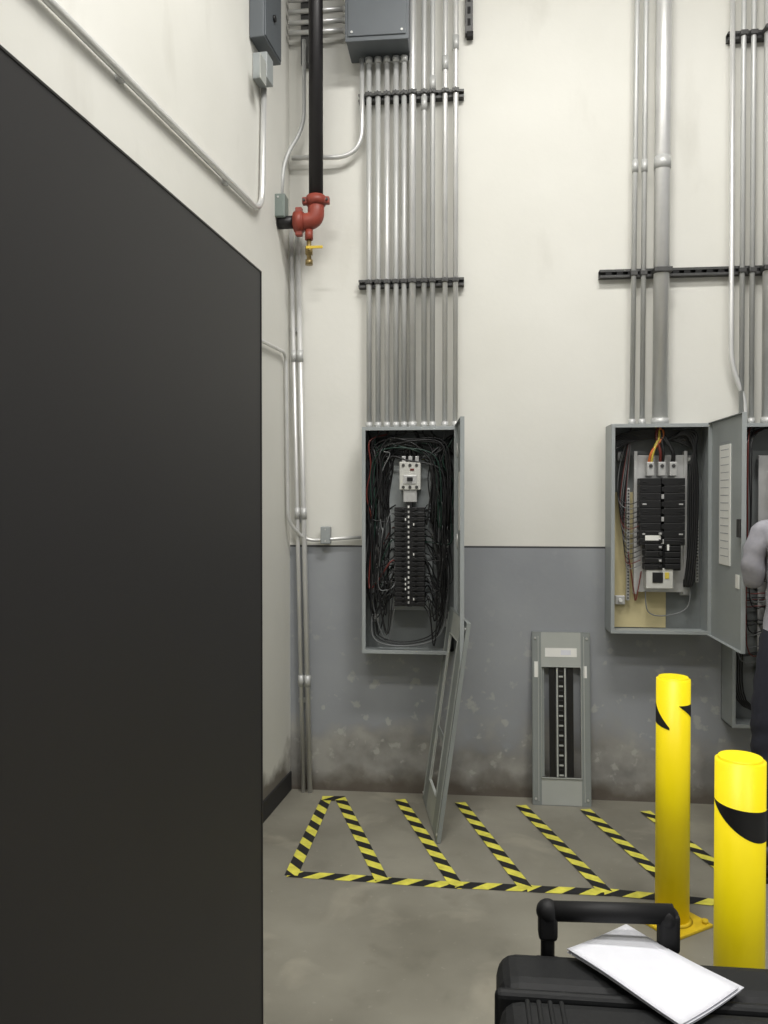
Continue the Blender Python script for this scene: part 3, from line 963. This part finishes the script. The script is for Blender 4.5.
for x in (hx0, hx1):
    k.box((x, hy - .006, ZT - .06), (.05, .035, .07), 'caserub', None, .008, 3)
    k.tube([(x, hy, ZT - .07), (x, hy, hz)], .0125, 'caserub', .02, 14)
    k.sphere((x, hy, hz), (.021, .021, .021), 'caserub')
k.tube([(hx0 - .010, hy, hz), (hx1 + .010, hy, hz + .006)], .0175, 'caserub', .02, 20)
k.box((hx1 + .002, hy, hz - .024), (.036, .036, .07), 'caserub', None, .008, 3)
k.box((hx0, hy, hz - .022), (.034, .034, .055), 'caserub', None, .008, 3)
k.xform(Matrix.Translation((cc.x, cc.y, 0)) @ ORI)
k.done()

# paper
zP = ZT + .004
k = Kit('folded_paper')
A = G(567, 956, zP); B_ = G(626, 932, zP); C_ = G(741, 996, zP); D2 = G(683, 1032, zP)
def sheet(z, sk, curl):
    n, m_ = 14, 8; g = []
    for i in range(n + 1):
        row = []
        for j in range(m_ + 1):
            u, v = i / n, j / m_
            p = A.lerp(B_, v).lerp(D2.lerp(C_, v), u)
            zz = z + curl * (math.sin(u * 5 + v * 2) * .5 + .5) * .004 + (abs(v - .5) ** 2) * .010
            row.append(k.bm.verts.new((p.x + sk * u, p.y + sk * .6, zz)))
        g.append(row)
    mi = k.mi('paper')
    for i in range(n):
        for j in range(m_):
            f = k.bm.faces.new((g[i][j], g[i + 1][j], g[i + 1][j + 1], g[i][j + 1])); f.material_index = mi; f.smooth = True
sheet(zP + .003, 0, 1); sheet(zP + .0065, .006, 1.0); sheet(zP + .010, -.004, 1.0)
o = k.done()
so = o.modifiers.new('thickness', 'SOLIDIFY'); so.thickness = .0012

# ------------------------------------------------------------------ electrician
def skin_mesh(chains, levels=2):
    """chains: list of list of (pos, (rx,ry)); nodes equal in position are merged"""
    verts = []; rad = []; edges = []; idx = {}; roots = []
    for ch in chains:
        prev = None
        for n, (p, r_) in enumerate(ch):
            key = tuple(round(x, 4) for x in p)
            if key not in idx:
                idx[key] = len(verts); verts.append(p); rad.append(r_)
                if n == 0: roots.append(idx[key])
            i = idx[key]
            if prev is not None: edges.append((prev, i))
            prev = i
    me = bpy.data.meshes.new('sk'); me.from_pydata(verts, edges, [])
    ob = bpy.data.objects.new('sk', me); scene.collection.objects.link(ob)
    md = ob.modifiers.new('skin', 'SKIN'); md.use_smooth_shade = True; md.branch_smoothing = .6
    if not me.skin_vertices:
        bpy.context.view_layer.objects.active = ob
        bpy.ops.mesh.customdata_skin_add()
    for i, r_ in enumerate(rad):
        sv = me.skin_vertices[0].data[i]; sv.radius = r_; sv.use_root = i in roots
    ss = ob.modifiers.new('sub', 'SUBSURF'); ss.levels = levels; ss.render_levels = levels
    dg = bpy.context.evaluated_depsgraph_get(); dg.update()
    out = bpy.data.meshes.new_from_object(ob.evaluated_get(dg))
    bpy.data.objects.remove(ob)
    for p in out.polygons: p.use_smooth = True
    return out


def as_obj(name, me, mats, fn, parent):
    me.materials.clear()
    for m_ in mats: me.materials.append(M[m_])
    for p in me.polygons: p.material_index = fn(p.center)
    o = bpy.data.objects.new(name, me); scene.collection.objects.link(o); o.parent = parent
    return o

person = empty('electrician', (1.37, 3.43, 0))
LW_, RW_ = (-.055, .27, 1.31), (.12, .34, 1.22)
pel = ((0, 0, .96), (.165, .12))
body = [
    [pel, ((0, .012, 1.08), (.16, .125)), ((0, .01, 1.22), (.165, .12)), ((0, 0, 1.36), (.165, .11)), ((0, -.005, 1.45), (.10, .075)), ((0, 0, 1.52), (.058, .058)), ((0, .015, 1.58), (.055, .055)),
     ((0, .02, 1.64), (.072, .088)), ((0, .015, 1.70), (.079, .098)), ((0, .01, 1.76), (.06, .072))],
    [((0, 0, 1.36), (.165, .11)), ((-.15, 0, 1.44), (.066, .066)), ((-.178, .01, 1.33), (.052, .052)), ((-.172, .035, 1.2), (.045, .047)), ((-.12, .14, 1.25), (.042, .042)), (LW_, (.028, .032))],
    [((0, 0, 1.36), (.165, .11)), ((.15, 0, 1.44), (.066, .066)), ((.2, .02, 1.33), (.055, .055)), ((.215, .06, 1.18), (.047, .05)), ((.17, .2, 1.2), (.042, .042)), (RW_, (.028, .032))],
    [pel, ((-.09, 0, .86), (.1, .1)), ((-.105, .01, .68), (.082, .085)), ((-.115, .02, .5), (.064, .066)), ((-.12, -.005, .3), (.058, .06)), ((-.125, -.02, .11), (.05, .055))],
    [pel, ((.09, 0, .86), (.1, .1)), ((.105, .01, .68), (.082, .085)), ((.115, .02, .5), (.064, .066)), ((.12, -.005, .3), (.058, .06)), ((.125, -.02, .11), (.05, .055))],
]
me = skin_mesh(body)
# cloth folds on the shirt and trousers
for v in me.vertices:
    co = v.co
    if co.z < 1.5:
        f_ = .004 * math.sin(co.z * 70 + math.sin(co.x * 30) * 2 + co.y * 25)
        v.co = co + v.normal * f_
def bodymat(c):
    if c.z < 1.0 and abs(c.x) < .3 and c.y < .2: return 1
    if c.z > 1.515:
        if c.z > 1.72 or (c.y < 0.0 and c.z > 1.6): return 3
        return 2
    return 0
as_obj('body', me, ['shirt', 'trouser', 'skin', 'hair'], bodymat, person)
# belt, collar, shoes, face
k = Kit('clothing_details')
for s in (-1, 1):
    x = s * .125
    k.sphere((x, .045, .045), (.047, .14, .05), 'shoe')
    k.box((x, .045, .012), (.088, .27, .024), 'caserub', None, .008, 3)
    k.cyl((x, -.02, .05), (x, -.02, .14), .05, 'shoe', 20, r2=.048)
k.cyl((0, 0, 1.49), (0, 0, 1.53), .068, 'shirt', 24, r2=.06)
o = k.done(person)
k = Kit('face')
k.sphere((0, .113, 1.685), (.012, .02, .02), 'skin'); k.sphere((0, .122, 1.675), (.015, .014, .011), 'skin')
for s in (-1, 1):
    k.sphere((s * .03, .095, 1.70), (.013, .010, .008), 'eyew'); k.sphere((s * .03, .103, 1.70), (.005, .004, .005), 'black')
    k.box((s * .03, .104, 1.718), (.03, .008, .006), 'hair', None, .002)
    k.sphere((s * .079, .01, 1.69), (.009, .02, .03), 'skin')
k.sphere((0, .103, 1.642), (.024, .010, .006), 'lip'); k.sphere((0, .085, 1.615), (.035, .03, .02), 'skin')
k.sphere((0, -.008, 1.725), (.083, .095, .068), 'hair')
k.done(person)

def hand(name, wrist, fdir, pn, thumb_side):
    w = Vector(wrist); f = Vector(fdir).normalized(); n_ = Vector(pn); n_ = (n_ - f * n_.dot(f)).normalized()
    s = f.cross(n_).normalized() * thumb_side
    T = lambda a, b, c_: tuple(w + f * a + s * b + n_ * c_)
    ch = [[(T(-.02, 0, 0), (.027, .027)), (T(.03, .004, 0), (.034, .02)), (T(.075, 0, 0), (.038, .016))]]
    for b, Lh in ((.031, .068), (.0105, .077), (-.0105, .071), (-.031, .055)):
        ch.append([(T(.055, b * .9, 0), (.0095, .0095)), (T(.088, b, .002), (.0098, .0098)), (T(.088 + Lh * .42, b * 1.05, .012), (.009, .009)), (T(.088 + Lh * .7, b * 1.05, .03), (.0082, .0082)), (T(.088 + Lh * .82, b * 1.03, .05), (.007, .007))])
    ch.append([(T(.02, .02, .004), (.013, .013)), (T(.045, .045, .015), (.0115, .0115)), (T(.072, .055, .03), (.0105, .0105)), (T(.095, .052, .045), (.0085, .0085))])
    m_ = skin_mesh(ch)
    as_obj(name, m_, ['skin'], lambda c: 0, person)
hand('left_hand', LW_, (.25, 1, .25), (.3, 0, -1), -1)
hand('right_hand', RW_, (-.2, 1, .2), (-.3, 0, -1), 1)
